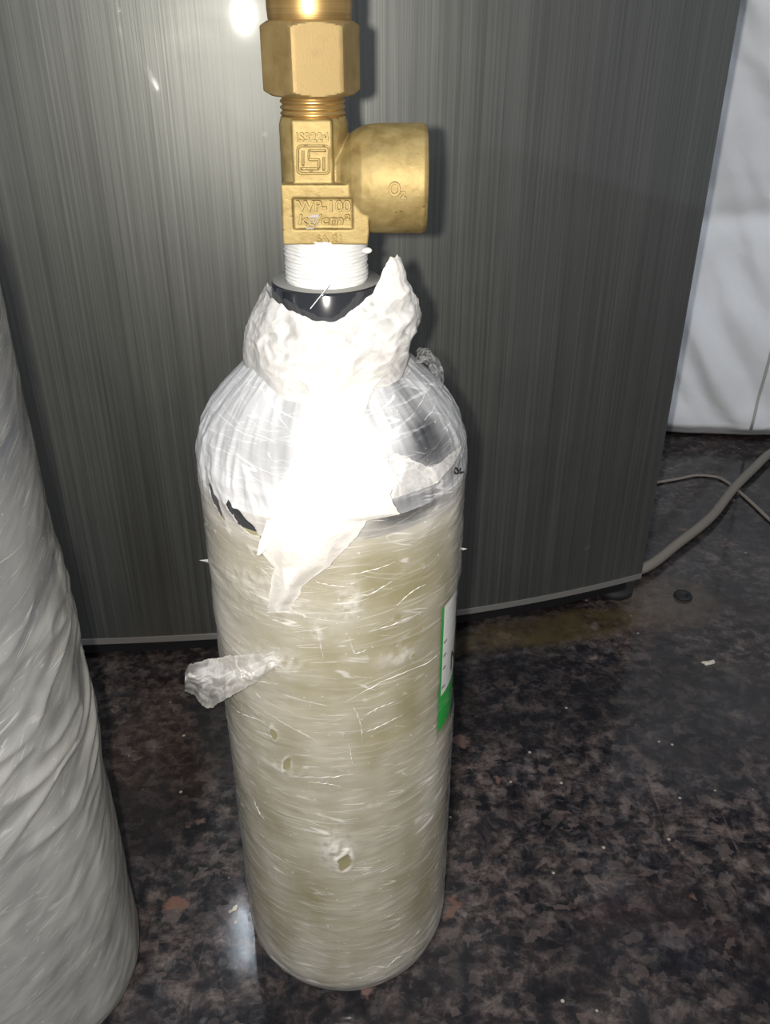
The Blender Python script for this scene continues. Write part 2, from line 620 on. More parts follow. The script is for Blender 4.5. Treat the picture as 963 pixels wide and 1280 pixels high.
# ------------------------------------------------------------------ refrigerator
edge_px = [(105, 806), (190, 802), (272, 796), (430, 785), (590, 766), (700, 746), (770, 731), (801, 721)]
edge = at_z([p[0] for p in edge_px], [p[1] for p in edge_px], 0.022)[:, :2]
edge = np.concatenate([[[edge[0, 0] - 0.12, edge[0, 1] - 0.002]], edge])
edge = np.array([e for e in edge])
# smooth the measured front with a low-order fit so the bowed door stays fair
cf = np.polyfit(edge[:, 0], edge[:, 1], 3, w=[0.4] + [1] * (len(edge) - 1))
xs = np.linspace(-0.335, edge[-1, 0], 72)
front = np.stack([xs, np.polyval(cf, xs)], -1)
chord = front[-1] - front[0]
chord /= np.linalg.norm(chord)
back_n = np.array([-chord[1], chord[0]])


def bowed_panel(name, off0, off1, z0, z1, mat, parent, inset=0.0, bevel=0.003):
    """slab that follows the bowed door front, off0..off1 behind the measured line"""
    f = front[(xs > xs[0] + inset - 1e-6) & (xs < xs[-1] - inset + 1e-6)]
    tng = np.gradient(f, axis=0)
    tng /= np.linalg.norm(tng, axis=1)[:, None]
    nrm = np.stack([-tng[:, 1], tng[:, 0]], -1)
    a = f + nrm * off0
    b = f + back_n * off1
    n = len(f)
    bmm = bmesh.new()
    vs = []
    for z in (z0, z1):
        vs.append([bmm.verts.new((*p, z)) for p in a])
        vs.append([bmm.verts.new((*p, z)) for p in b])
    lo_a, lo_b, hi_a, hi_b = vs
    for k in range(n - 1):
        bmm.faces.new((lo_a[k], lo_a[k + 1], hi_a[k + 1], hi_a[k]))
        bmm.faces.new((lo_b[k + 1], lo_b[k], hi_b[k], hi_b[k + 1]))
        bmm.faces.new((hi_a[k], hi_a[k + 1], hi_b[k + 1], hi_b[k]))
        bmm.faces.new((lo_a[k + 1], lo_a[k], lo_b[k], lo_b[k + 1]))
    bmm.faces.new((lo_b[0], lo_a[0], hi_a[0], hi_b[0]))
    bmm.faces.new((lo_a[-1], lo_b[-1], hi_b[-1], hi_a[-1]))
    if bevel:
        es = [e for e in bmm.edges if len(e.link_faces) == 2 and e.calc_face_angle(0) > 0.7]
        bmesh.ops.bevel(bmm, geom=es, offset=bevel, segments=3, affect='EDGES', profile=0.5)
    o = bm_obj(name, bmm, mat, parent)
    o.data.set_sharp_from_angle(angle=math.radians(15))
    return o


mid = front[len(front) // 2] + back_n * 0.25
fridge = thing('refrigerator', (mid[0], mid[1], 0), 'dark brushed steel refrigerator with a bowed door behind the cylinders', 'refrigerator')
bowed_panel('door', 0.0, 0.045, 0.026, 1.02, M['door'], fridge, bevel=0.003)
bowed_panel('bottom_trim', -0.0006, 0.045, 0.0215, 0.026, M['trim'], fridge, bevel=0.0008)
bowed_panel('plinth', 0.006, 0.40, 0.0095, 0.0213, M['black_plastic'], fridge, inset=0.006, bevel=0.002)
p0, p1 = front[2] + back_n * 0.056, front[-3] + back_n * 0.056
q0, q1 = p0 + back_n * 0.46, p1 + back_n * 0.46
bm = bmesh.new()
vv = [bm.verts.new((*p, z)) for z in (0.0315, 1.06) for p in (p0, p1, q1, q0)]
for f in ((3, 2, 1, 0), (4, 5, 6, 7), (0, 1, 5, 4), (1, 2, 6, 5), (2, 3, 7, 6), (3, 0, 4, 7)):
    bm.faces.new([vv[k] for k in f])
bmesh.ops.bevel(bm, geom=list(bm.edges), offset=0.006, segments=2, affect='EDGES', profile=0.5)
bm_obj('cabinet', bm, M['cabinet'], fridge, smooth=False)
bowed_panel('gasket', 0.046, 0.055, 0.05, 1.0, M['rubber'], fridge, inset=0.02, bevel=0)
for k, (fx, fy) in enumerate([tuple(at_z(772, 742, 0.005)[:2]), tuple(front[6] + back_n * 0.04), tuple(front[6] + back_n * 0.36), tuple(front[-7] + back_n * 0.36)]):
    pr = [(0.013, 0.0), (0.0155, 0.0008), (0.0155, 0.006), (0.010, 0.0075), (0.008, 0.0095)]
    V, F = revolve(pr, fx, fy + 0.012, 28)
    mesh_obj('levelling_foot', V, F, M['rubber'], fridge)

# ------------------------------------------------------------------ main cylinder
CX, CY = -0.0196, 0.295
prof_body = [(0.038, 0.0), (0.0428, 0.0010), (0.0460, 0.0050), (0.0478, 0.0105), (0.0485, 0.017), (0.0486, 0.05), (0.0486, 0.10),
             (0.0486, 0.18), (0.0486, 0.255)]
prof_dome = [(0.0486, 0.255), (0.0484, 0.262), (0.0470, 0.2710), (0.0440, 0.2795), (0.0400, 0.2868), (0.0350, 0.2930), (0.0290, 0.2990),
             (0.0240, 0.3040), (0.0200, 0.3085), (0.0180, 0.312)]
P_all = np.array(prof_body + prof_dome[1:])


def r_body(z):
    return np.interp(z, P_all[:, 1], P_all[:, 0])


def on_shell(x, y, off, prof=r_body, cx=CX, cy=CY):
    """where the sight line first meets the (offset) surface of revolution; nearest approach if it misses"""
    d = ray(np.asarray(x, float), np.asarray(y, float))
    d = d / np.linalg.norm(d, axis=-1, keepdims=True)
    off = np.broadcast_to(np.asarray(off, float), d.shape[:-1])
    ts = np.linspace(0.18, 0.50, 1600)
    best = np.full(d.shape[:-1], -1.0)
    near_v = np.full(d.shape[:-1], 9.0)
    near_t = np.zeros(d.shape[:-1])
    for t in ts:
        p = d * t
        g = np.hypot(p[..., 0] - cx, p[..., 1] - cy) - (prof(p[..., 2] + CAMH) + off)
        hit = (g <= 0) & (best < 0)
        best = np.where(hit, t, best)
        m = g < near_v
        near_v = np.where(m, g, near_v)
        near_t = np.where(m, t, near_t)
    t = np.where(best > 0, best, near_t)
    p = d * t[..., None]
    p[..., 2] += CAMH
    return p


cyl = thing('oxygen_cylinder', (CX, CY, 0), 'film-wrapped khaki oxygen cylinder with a brass valve, standing upright in front of the refrigerator', 'gas cylinder')
V, F = revolve(prof_body, CX, CY, 128)
o = mesh_obj('body', V, F[:-1], M['khaki'], cyl)
V, F = revolve(prof_dome, CX, CY, 128, cap=False)
mesh_obj('shoulder', V, F, M['black_paint'], cyl)['label'] = 'black painted shoulder under the film'

# neck ring
ZR = 0.3292
pr = [(0.0175, 0.3085), (0.0186, 0.3092), (0.0188, 0.312), (0.0188, ZR - 0.0009), (0.0182, ZR)]
V, F = revolve(pr, CX, CY, 96)
ring = mesh_obj('neck_ring', V, F, [M['black_paint'], M['ring_top']], cyl)
for p in ring.data.polygons:
    if p.center.z > ZR - 0.0004:
        p.material_index = 1
# thread tape
prt = []
for k, z in enumerate(np.linspace(ZR - 0.0005, 0.3445, 46)):
    prt.append((0.0137 + 0.00022 * math.sin(k * 1.9) + 0.00012 * math.sin(k * 4.7) - (0.0006 if k in (0, 45) else 0), z))
V, F = revolve(prt, CX, CY, 96)
V = V + (fbm(V * np.array([220, 220, 700]), 2) * 0.00028)[:, None] * np.stack([(V[:, 0] - CX), (V[:, 1] - CY), 0 * V[:, 0]], -1) / 0.0137
tape = mesh_obj('thread_tape', V, F, M['tape'], cyl)
tl = at_y(459, 313, CY - 0.006)
bm = bmesh.new()
bmesh.ops.create_icosphere(bm, subdivisions=3, radius=0.0011, matrix=Matrix.Translation(Vector(tl)) @ Matrix.Diagonal((1.5, 1, 0.9, 1)))
bm_obj('tape_end', bm, M['tape'], tape)

# ------------------------------------------------------------------ valve
VX = CX                       # lower block axis
UX = CX - 0.0026              # upper column axis
zb0, zb1 = 0.3432, 0.3622
YB = CY - 0.0135              # face of the block
YC = CY - 0.0108


def boolean(base, other, op):
    md = base.modifiers.new('b', 'BOOLEAN')
    md.operation = op
    md.object = other
    md.solver = 'EXACT'
    dg = bpy.context.evaluated_depsgraph_get()
    me = bpy.data.meshes.new_from_object(base.evaluated_get(dg))
    base.modifiers.clear()
    base.data = me
    bpy.data.objects.remove(other)


# block: front outline traced in the valve's own plane
out_px = [(351, 231), (437, 231), (442, 246), (451, 258), (461, 266), (462, 288), (460, 306), (354, 306)]
pts = at_y([p[0] for p in out_px], [p[1] for p in out_px], YB)
bm = bmesh.new()
fr_ = [bm.verts.new((p[0], YB, p[2])) for p in pts]
bk_ = [bm.verts.new((p[0], CY + 0.0135, p[2])) for p in pts]
bm.faces.new(fr_)
bm.faces.new(bk_[::-1])
for k in range(len(fr_)):
    k2 = (k + 1) % len(fr_)
    bm.faces.new((fr_[k2], fr_[k], bk_[k], bk_[k2]))
bmesh.ops.recalc_face_normals(bm, faces=bm.faces)
body = bm_obj('valve_body', bm, M['cast'], None)
V, F = revolve([(0.0106, 0.352), (0.0108, 0.362), (0.0107, 0.3770), (0.0100, 0.3795)], UX, CY, 64)
boolean(body, mesh_obj('tmp', V, F, M['cast']), 'UNION')
# outlet: revolve about X with a flared root
oc = at_y(481, 224, CY)[2]
XO = at_y(533.5, 224, CY)[0]
prof_out = [(0.0095, UX + 0.004), (0.0112, UX + 0.0085), (0.0140, UX + 0.0118), (0.0157, UX + 0.0150), (0.01635, UX + 0.0185), (0.0165, UX + 0.023),
            (0.0165, XO - 0.0012), (0.0156, XO)]
V, F = revolve([(r, x) for r, x in prof_out], 0, 0, 96)
V = np.stack([V[:, 2], CY + V[:, 1], oc + V[:, 0]], -1)
tmp = mesh_obj('tmp', V, F, M['cast'])
bm = bmesh.new()
bm.from_mesh(tmp.data)
bmesh.ops.recalc_face_normals(bm, faces=bm.faces)
bm.to_mesh(tmp.data)
bm.free()
boolean(body, tmp, 'UNION')
# bore of the outlet
V, F = revolve([(0.0105, XO - 0.020), (0.0105, XO - 0.002), (0.0125, XO + 0.002)], 0, 0, 48)
V = np.stack([V[:, 2], CY + V[:, 1], oc + V[:, 0]], -1)
tmp = mesh_obj('tmp', V, F, M['cast'])
bm = bmesh.new()
bm.from_mesh(tmp.data)
bmesh.ops.recalc_face_normals(bm, faces=bm.faces)
bm.to_mesh(tmp.data)
bm.free()
boolean(body, tmp, 'DIFFERENCE')
# raised plate on the column and recessed panel in the block
pa, pb = at_y(366.5, 226, YC - 0.0012), at_y(415, 150, YC - 0.0012)
bm = bmesh.new()
box(bm, pa[0], pb[0], YC - 0.0010, CY, zb1 - 0.002, pb[2], 0.0006, 2)
boolean(body, bm_obj('tmp', bm, M['cast']), 'UNION')
ra, rb = at_y(367, 287, YB), at_y(441, 248, YB)
bm = bmesh.new()
box(bm, ra[0], rb[0], YB - 0.002, YB + 0.0013, ra[2], rb[2])
boolean(body, bm_obj('tmp', bm, M['cast']), 'DIFFERENCE')
md = body.modifiers.new('r', 'REMESH')
md.mode = 'VOXEL'
md.voxel_size = 0.00030
md2 = body.modifiers.new('s', 'SMOOTH')
md2.iterations = 4
md2.factor = 0.5
dg = bpy.context.evaluated_depsgraph_get()
me = bpy.data.meshes.new_from_object(body.evaluated_get(dg))
body.modifiers.clear()
body.data = me
me.polygons.foreach_set('use_smooth', [True] * len(me.polygons))
# cast skin: slight unevenness
co = np.empty(len(me.vertices) * 3)
me.vertices.foreach_get('co', co)
co = co.reshape(-1, 3)
no = np.empty(len(me.vertices) * 3)
me.vertices.foreach_get('normal', no)
no = no.reshape(-1, 3)
co = co + no * (fbm(co * 300, 2) * 0.00007)[:, None]
me.vertices.foreach_set('co', co.ravel())
me.update()
attach(body, cyl)
body['label'] = 'cast brass valve body with a round side outlet'


def raised_text(name, txt, px, py, Y, h_px, w_px, parent, depth=0.0006, mat=None, skew=0.0, align='CENTER', wobble=0.0):
    cu = bpy.data.curves.new('t', 'FONT')
    cu.body = txt
    cu.align_x = 'CENTER'
    cu.align_y = 'CENTER'
    cu.size = 1.0
    cu.extrude = 0.04
    cu.bevel_depth = 0.026
    cu.offset = 0.004
    cu.resolution_u = 4
    t = bpy.data.objects.new('t', cu)
    C.objects.link(t)
    dg = bpy.context.evaluated_depsgraph_get()
    me = bpy.data.meshes.new_from_object(t.evaluated_get(dg))
    bpy.data.objects.remove(t)
    c = np.empty(len(me.vertices) * 3)
    me.vertices.foreach_get('co', c)
    c = c.reshape(-1, 3)
    lo, hi = c.min(0), c.max(0)
    c = (c - (lo + hi) / 2) / (hi - lo)
    a, b = at_y(px - w_px / 2, py, Y), at_y(px + w_px / 2, py, Y)
    a2, b2 = at_y(px, py + h_px / 2, Y), at_y(px, py - h_px / 2, Y)
    W, H = b[0] - a[0], b2[2] - a2[2]
    ctr = at_y(px, py, Y)
    P = np.stack([ctr[0] + c[:, 0] * W + skew * c[:, 1] * H, Y - c[:, 2] * depth * 2, ctr[2] + c[:, 1] * H], -1)
    me.vertices.foreach_set('co', P.ravel())
    me.update()
    me.materials.clear()
    me.materials.append(mat or M['letters'])
    o = bpy.data.objects.new(name, me)
    C.objects.link(o)
    o.parent = parent
    o.matrix_parent_inverse = Matrix.Identity(4)
    return o


def px_strokes(name, paths, Y, r, parent, mat):
    Vs, Fs, base = [], [], 0
    for pth in paths:
        P = at_y([p[0] for p in pth], [p[1] for p in pth], Y)
        dense = []
        for a, b in zip(P[:-1], P[1:]):
            for t in np.linspace(0, 1, 6, endpoint=False):
                dense.append(a + (b - a) * t)
        dense.append(P[-1])
        V, F = tube(dense, r, 8)
        Vs.append(V)
        Fs += [[q + base for q in f] for f in F]
        base += len(V)
    o = mesh_obj(name, np.concatenate(Vs), Fs, mat, None)
    o.parent = parent
    o.matrix_parent_inverse = Matrix.Identity(4)
    return o


YP = YC - 0.0010
raised_text('standard_number', 'IS3224', 391, 171, YP, 12, 41, body, 0.0009)


def logo_px(x, y):
    return (340 + x / 6.88, 140 + y / 6.88)


rr = []
x0, x1, y0, y1, cr = 222, 492, 292, 528, 34
for cxx, cyy, a0 in ((x1 - cr, y0 + cr, -90), (x1 - cr, y1 - cr, 0), (x0 + cr, y1 - cr, 90), (x0 + cr, y0 + cr, 180)):
    for q in range(5):
        a = math.radians(a0 + 22.5 * q)
        rr.append(logo_px(cxx + cr * math.cos(a), cyy + cr * math.sin(a)))
rr.append(rr[0])
px_strokes('standard_emblem', [rr, [logo_px(268, 332), logo_px(268, 465)],
                               [logo_px(468, 332), logo_px(318, 332), logo_px(318, 410), logo_px(405, 410), logo_px(405, 488), logo_px(245, 488)],
                               [logo_px(447, 388), logo_px(447, 505)]], YP - 0.0001, 0.00042, body, M['letters'])
YQ = YB + 0.0011
raised_text('pressure_mark', 'WP-100', 405, 257, YQ, 14.5, 68, body, 0.0011)
raised_text('unit_mark', 'kg/cm\u00b2', 406, 276, YQ, 17, 64, body, 0.0011, skew=0.15)
raised_text('date_mark', '6A 21', 411, 298, YB - 0.0001, 10, 32, body, 0.0008)
# O2 follows the round of the outlet
for nm, ch, px_, py_, hh, ww in (('gas_mark', 'O', 493.5, 236, 19, 15), ('gas_mark', '2', 504.5, 243, 9, 8)):
    dz = at_y(px_, py_, CY - 0.0165)[2] - oc
    Yo = CY - math.sqrt(max(0.0165 ** 2 - dz ** 2, 1e-8))
    raised_text(nm, ch, px_, py_, Yo - 0.0001, hh, ww, body, 0.0009)
# lead-grey smear in the panel
sm = at_y([386, 391, 399, 398, 390, 383], [271, 268, 268, 281, 287, 286], YQ - 0.0001)
bm = bmesh.new()
f = bm.faces.new([bm.verts.new(tuple(p)) for p in sm])
r = bmesh.ops.extrude_face_region(bm, geom=[f])
for g in r['geom']:
    if isinstance(g, bmesh.types.BMVert):
        g.co.y -= 0.00025
bmesh.ops.recalc_face_normals(bm, faces=bm.faces)
so = bm_obj('grey_smear', bm, M['paint_mark'], None, smooth=False)
so.parent = body

# threads between column and nut
prt = [(0.0098, 0.3785)]
for k in range(4):
    z = 0.3795 + k * 0.0017
    prt += [(0.0094, z), (0.0101, z + 0.0006), (0.0101, z + 0.0010), (0.0094, z + 0.0016)]
V, F = revolve(prt, UX, CY, 72)
mesh_obj('valve_thread', V, F, M['turned'], cyl)

# hexagon nut with chamfered ends
zn0, zn1, RH = 0.3853, 0.4052, 0.0151
ths = np.linspace(0, 2 * PI, 144, endpoint=False)
rot = math.radians(12.5)
ap = RH * math.cos(PI / 6)
loc_a = (ths - rot + PI / 6) % (PI / 3) - PI / 6
r_hex = ap / np.cos(loc_a)
r_hex = np.minimum(r_hex, RH * 0.988)
zs = np.linspace(zn0, zn1, 50)
Vn = []
for z in zs:
    e = min(z - zn0, zn1 - z)
    lim = 0.0122 + 0.0003 + e * 1.75
    r = np.minimum(r_hex, lim)
    Vn.append(np.stack([UX + r * np.sin(ths), CY - r * np.cos(ths), np.full_like(ths, z)], -1))
F = grid_faces(144, 50, True).tolist()
F.append(list(range(144))[::-1])
F.append([49 * 144 + k for k in range(144)])
nut = mesh_obj('hex_nut', np.concatenate(Vn), F, M['hexm'], cyl, smooth=True)
try:
    nut.data.set_sharp_from_angle(angle=math.radians(20))
except Exception:
    pass
# turned sleeve above
V, F = revolve([(0.0118, zn1 - 0.001), (0.0124, zn1 + 0.0004), (0.0126, zn1 + 0.003), (0.0126, 0.4235), (0.0122, 0.4245), (0.0095, 0.4250), (0.0090, 0.4255),
                (0.0090, 0.4300), (0.0082, 0.4310), (0.004, 0.4312)], UX, CY, 96)
mesh_obj('valve_sleeve', V, F, M['turned'], cyl)
V, F = revolve([(0.0035, 0.431), (0.0035, 0.441), (0.0028, 0.4418)], UX, CY, 4)
mesh_obj('valve_spindle', V, F, M['turned'], cyl, smooth=False)


# ------------------------------------------------------------------ stretch film on the main cylinder
def px_to_az(x, y):
    p = on_shell(np.array([x]), np.array([y]), np.array([0.001]))[0]
    return math.atan2(p[0] - CX, CY - p[1]), p[2]


NT_, NZ_ = 440, 380
phi = np.linspace(-PI, PI, NT_, endpoint=False)
zz = np.concatenate([np.linspace(0.0008, 0.262, 300), np.linspace(0.2628, 0.3075, 80)])
PH, ZZ = np.meshgrid(phi, zz)
ring3 = np.stack([np.sin(PH) * 1.4, np.cos(PH) * 1.4], -1)


def ringnoise(freq, tilt, amp_o=2, seed=0.0, k=1.0, ridge=True):
    p = np.concatenate([ring3 * k, ((ZZ + tilt * PH * 0.05) * freq + seed)[..., None]], -1)
    return ridged(p, amp_o) if ridge else fbm(p, amp_o)


shoulder_w = sstep(0.252, 0.272, ZZ)
disp = 0.0011 + 0.00016 * ringnoise(150, 0.10, 2, 3.0, 1.5) + 0.00014 * ringnoise(230, -0.15, 2, 9.0, 1.6) + 0.00035 * ringnoise(60, 0.05, 2, 5.0, 2.0, False)
pl = ridged(np.stack([np.sin(PH) * 7 + ZZ * 30, np.cos(PH) * 7, ZZ * 28], -1), 3)
disp = disp * (1 - 0.4 * shoulder_w) + shoulder_w * (0.0009 + 0.0005 * pl)
disp += 0.0012 * sstep(0.26, 0.285, ZZ) * sstep(0.30, 0.28, ZZ)
disp = np.maximum(disp, 0.0003)
# film folded under the base
milk = 0.22 * fbm(np.stack([np.sin(PH) * 2.4, np.cos(PH) * 2.4, ZZ * 26], -1), 3)
milk += 0.10 * np.clip(pl, 0, 1) * shoulder_w + 0.12 * shoulder_w
milk += 0.20 * sstep(0.045, 0.010, ZZ)
milk += 0.24 * sstep(-0.25, -1.0, PH) * (PH > -2) * sstep(0.11, 0.17, ZZ) * (1 - 0.4 * shoulder_w)
milk -= 0.14 * np.exp(-((PH - 0.45) / 0.30) ** 2) * sstep(0.12, 0.20, ZZ) * sstep(0.262, 0.25, ZZ)
milk += 0.30 * sstep(0.247, 0.254, ZZ) * sstep(0.270, 0.262, ZZ)
milk -= 0.20 * sstep(0.35, 0.9, PH) * (PH < 2.4) * shoulder_w
# clear oval window on the right of the shoulder
az, za = px_to_az(531, 553)
ov = np.exp(-(((PH - az) / 0.26) ** 2 + ((ZZ - za) / 0.0085) ** 2) ** 1.6)
milk -= 0.42 * ov
# film lies clear and tight over the label
la, lz0 = px_to_az(549, 905)
lt_, lb_ = px_to_az(555, 762)[1], px_to_az(549, 917)[1]
lab_w = sstep(la - 0.06, la + 0.02, PH) * sstep(la + 1.4, la + 1.2, PH) * sstep(lb_ - 0.004, lb_ + 0.001, ZZ) * sstep(lt_ + 0.004, lt_ - 0.001, ZZ)
milk -= 0.34 * lab_w
disp = disp * (1 - 0.5 * lab_w)

az, za = px_to_az(512, 634)
milk -= 0.55 * np.exp(-(((PH - az) / 0.30) ** 2 + ((ZZ - za) / 0.0055) ** 2) ** 2)
keep = np.ones(ZZ.shape, bool)
gap = np.full(ZZ.shape, 3.0)


def hole(x, y, wpx, hpx, rot=0.0, rim=0.5, halo=1.0, wobble=0.25):
    global milk, disp, keep, gap
    a, z = px_to_az(x, y)
    s = 0.295 / 1000.0
    du = (PH - a) * 0.0495 / s
    dv = (ZZ - z) / (s * 1.2)
    c, sn = math.cos(rot), math.sin(rot)
    e = np.abs((c * du + sn * dv) / wpx) ** 1.25 + np.abs((-sn * du + c * dv) / hpx) ** 1.25
    e = e + wobble * fbm(np.stack([du * 0.09, dv * 0.09, 0 * du + x], -1), 2)
    e = np.where((np.abs(du) < 70) & (np.abs(dv) < 70), e, 99)
    keep &= ~(e < 0.55)
    gap = np.minimum(gap, np.clip(e, 0, 3))
    band = np.exp(-((e - 1.35) / 0.40) ** 2)
    rag = np.clip(0.45 + 1.1 * fbm(np.stack([du * 0.06, dv * 0.06, 0 * du + x + 5], -1), 2), 0.05, 1.2)
    milk = milk + rim * band * rag
    disp = disp + 0.0005 * band * halo


hole(431, 1076, 10, 16, -0.35, 0.75, 1.0)
hole(343, 916, 6, 9, 0.1, 0.5)
hole(360, 953, 5, 11, -0.4, 0.6)
hole(271, 622, 21, 6.5, -0.80, 0.15, 0.6, 0.7)
hole(292, 634, 4.5, 9, 0.4, 0.4, 0.6)
hole(307, 651, 30, 7, -0.50, 0.25, 0.6, 0.5)
hole(497, 771, 6, 4, 0.2, 0.1, 0.3)
hole(515, 818, 3.5, 3.0, 0.2, 0.4, 0.6)
# crumpled film at the torn hole; whiter spots elsewhere imitate crinkle glints
for (x, y, sx, sy, g) in ((420, 1062, 22, 30, 0.55), (438, 752, 16, 20, 0.5), (500, 820, 26, 12, 0.4), (350, 825, 30, 16, 0.45), (400, 790, 10, 14, 0.3),
                          (352, 960, 30, 8, 0.3), (330, 740, 60, 30, 0.18)):
    a, z = px_to_az(x, y)
    du = (PH - a) * 0.0495 / 0.000295
    dv = (ZZ - z) / 0.00035
    b = np.exp(-((du / sx) ** 2 + (dv / sy) ** 2))
    cr_ = np.clip(ridged(np.stack([du * 0.07, dv * 0.07, 0 * du + x * 0.1], -1), 3), 0, 1.3)
    milk = milk + g * b * cr_
    disp = disp + 0.0005 * b * cr_

R_ = r_body(ZZ) + disp
R_ = np.where(ZZ < 0.004, R_ - 0.0002, R_)
Vf = np.stack([CX + R_ * np.sin(PH), CY - R_ * np.cos(PH), ZZ], -1).reshape(-1, 3)
Ff = grid_faces(NT_, len(zz), True)
kf = keep.reshape(-1)
Ff = Ff[kf[Ff].all(1)]
UV = np.stack([PH * 0.05, ZZ], -1).reshape(-1, 2)
film = mesh_obj('stretch_film', Vf, Ff, [M['film'], M['film_shoulder']], cyl, attr={'milk': milk, 'gap': gap}, uv=UV)
mi = (Vf[Ff[:, 0], 2] > 0.262).astype(np.int32)
film.data.polygons.foreach_set('material_index', mi)
film['label'] = 'clear milky stretch film wound round the cylinder'


def film_strip(name, rows, axis, off_fn, nrow, ncol, parent, milk_v=0.3, seed=0.0, amp=0.0016, freq=240, world_fn=None, ragged=1.2, mat=None):
    """strip of film between two traced borders; off_fn gives its height above the wrapped surface"""
    rows = np.array(rows, float)
    s = np.linspace(0, 1, len(rows))
    sr = np.linspace(0, 1, nrow)
    k = np.interp(sr, s, rows[:, 0])
    a = np.interp(sr, s, rows[:, 1])
    b = np.interp(sr, s, rows[:, 2])
    j = fbm(np.stack([sr * 30, 0 * sr + seed, 0 * sr], -1), 3) * ragged * 2
    j2 = fbm(np.stack([sr * 30, 0 * sr + seed + 9, 0 * sr], -1), 3) * ragged * 2
    c = np.linspace(0, 1, ncol)
    SR, CC = np.meshgrid(sr, c, indexing='ij')
    across = (a + j)[:, None] * (1 - c) + (b + j2)[:, None] * c
    along = np.repeat(k[:, None], ncol, 1)
    X, Y = (across, along) if axis == 'y' else (along, across)
    if world_fn is None:
        Pn = np.stack([X * 0.03, Y * 0.03, 0 * X + seed], -1)
        cr_ = ridged(Pn * np.array([0.9, 0.35, 1]), 2) * 0.6 + 0.5 * fbm(Pn * 0.5, 2)
        off = np.maximum(off_fn(SR, CC) + amp * cr_, 0.0012)
        P = on_shell(X, Y, off)
    else:
        P = world_fn(SR, CC, X, Y)
        cr_ = ridged(np.stack([s_ * 1.6 + 0.15 * Y * 0.04 for s_ in (SR,)] + [CC * 3.0 + SR * 0.8, 0 * X + seed], -1), 2)
        P[..., 1] += amp * cr_
        P[..., 2] += 0.3 * amp * cr_
    edge_w = np.exp(-np.minimum(CC, 1 - CC) * 26) * 0.3
    mk = milk_v + 0.15 * cr_ + edge_w
    f = grid_faces(ncol, nrow)
    uv = np.stack([X * 0.0003, Y * 0.0003], -1)
    o = mesh_obj(name, P.reshape(-1, 3), f, mat or M['film_crumple'], parent, attr={'milk': mk}, uv=uv.reshape(-1, 2))
    return o


# thin white tubes standing in for glints along film creases
crs = [[(500, 108), (560, 100), (600, 80), (635, 58)], [(490, 415), (600, 355), (730, 300), (770, 265)], [(545, 455), (590, 430), (645, 410)],
       [(545, 505), (600, 480), (660, 450)], [(515, 420), (535, 470), (545, 530)], [(320, 630), (430, 632), (520, 622)], [(410, 190), (417, 230), (430, 290)],
       [(505, 225), (520, 270), (560, 260)], [(505, 540), (515, 600)], [(490, 45), (570, 30), (640, 5)], [(400, 60), (450, 75), (520, 78)],
       [(155, 420), (200, 450), (260, 470)], [(180, 330), (230, 350), (300, 360)], [(640, 135), (690, 90), (730, 70)], [(240, 150), (300, 180), (380, 195)],
       [(225, 690), (240, 730), (260, 760)], [(610, 1190), (640, 1160), (660, 1150)], [(385, 645), (430, 650), (480, 658)], [(560, 210), (640, 185), (720, 150)]]
for k, pth in enumerate(crs):
    P = np.array(pth, float)
    P = on_shell(220 + P[:, 0] / 2.327, 700 + P[:, 1] / 2.327, 0.0014)
    Q = spline(P, 24)
    Q = Q + 0.0003 * fbm(Q * 900, 2)[:, None]
    tp = np.sin(PI * np.linspace(0.06, 0.94, 24)) * (0.75 + 0.4 * np.sin(np.arange(24) * 1.3 + k))
    V, F = tube(Q, 0.00019, 6, tp)
    mesh_obj('crease_glint', V, F, M['crease'], cyl)

# hanging tail down the front
tail_rows = [(452, 404, 492), (480, 392, 470), (520, 377, 453), (552, 370, 467), (583, 362, 488), (603, 351, 500), (617, 346, 487), (632, 342, 493),
             (643, 340, 501), (651, 337, 459), (670, 331, 447), (690, 326, 428), (709, 343, 410), (732, 338, 379), (750, 337, 371), (757, 336, 363), (766, 334, 367)]
o = film_strip('film_tail', tail_rows, 'y', lambda s, c: 0.0030 + 0.0035 * np.sin(PI * np.clip(s, 0, 1)) + 0.0015 * np.cos(6 * c + 4 * s), 150, 64, cyl, 0.34, 2.0, 0.0013, mat=M['film_tail'])
o['label'] = 'loose white tail of film hanging down the front'
spike = [(650, 334, 346), (668, 328, 345), (680, 324, 339), (694, 321, 325)]
film_strip('film_tatter', spike, 'y', lambda s, c: 0.006 + 0.002 * s, 24, 10, cyl, 0.35, 4.0, 0.0008, ragged=0.3, mat=M['film_tail'])
# cupped flap on the right of the shoulder
flap_cols = [(484, 585, 625), (493, 566, 623), (505, 570, 619), (518, 576, 614), (537, 584, 608), (548, 581, 603), (559, 571, 590), (565, 566, 583), (571, 562, 574), (577, 558, 562)]
o = film_strip('film_flap', flap_cols, 'x', lambda s, c: 0.0025 + 0.0045 * s * (1 - 0.4 * c), 70, 34, cyl, 0.08, 5.0, 0.0016, ragged=0.8)
# flag sticking out to the left
flag_cols = [(352, 812, 834), (341, 810, 839), (320, 817, 855), (306, 821, 862), (295, 821, 868), (288, 822, 872), (275, 824, 880), (266, 825, 886), (259, 826, 887), (252, 828, 883), (243, 830, 870),
             (236, 832, 868), (231, 842, 866)]


def flag_world(s, c, X, Y):
    base = on_shell(np.full_like(X, 338.0), np.full_like(Y, 825.0), np.full_like(X, 0.002))
    yy = base[..., 1] - 0.004 * np.sin(np.clip(s * 1.4, 0, 1) * PI) + 0.004 * s + 0.006 * s * np.sin(c * 5 + s * 3)
    d = ray(X, Y)
    P = d * (yy / d[..., 1])[..., None]
    P[..., 2] += CAMH
    return P


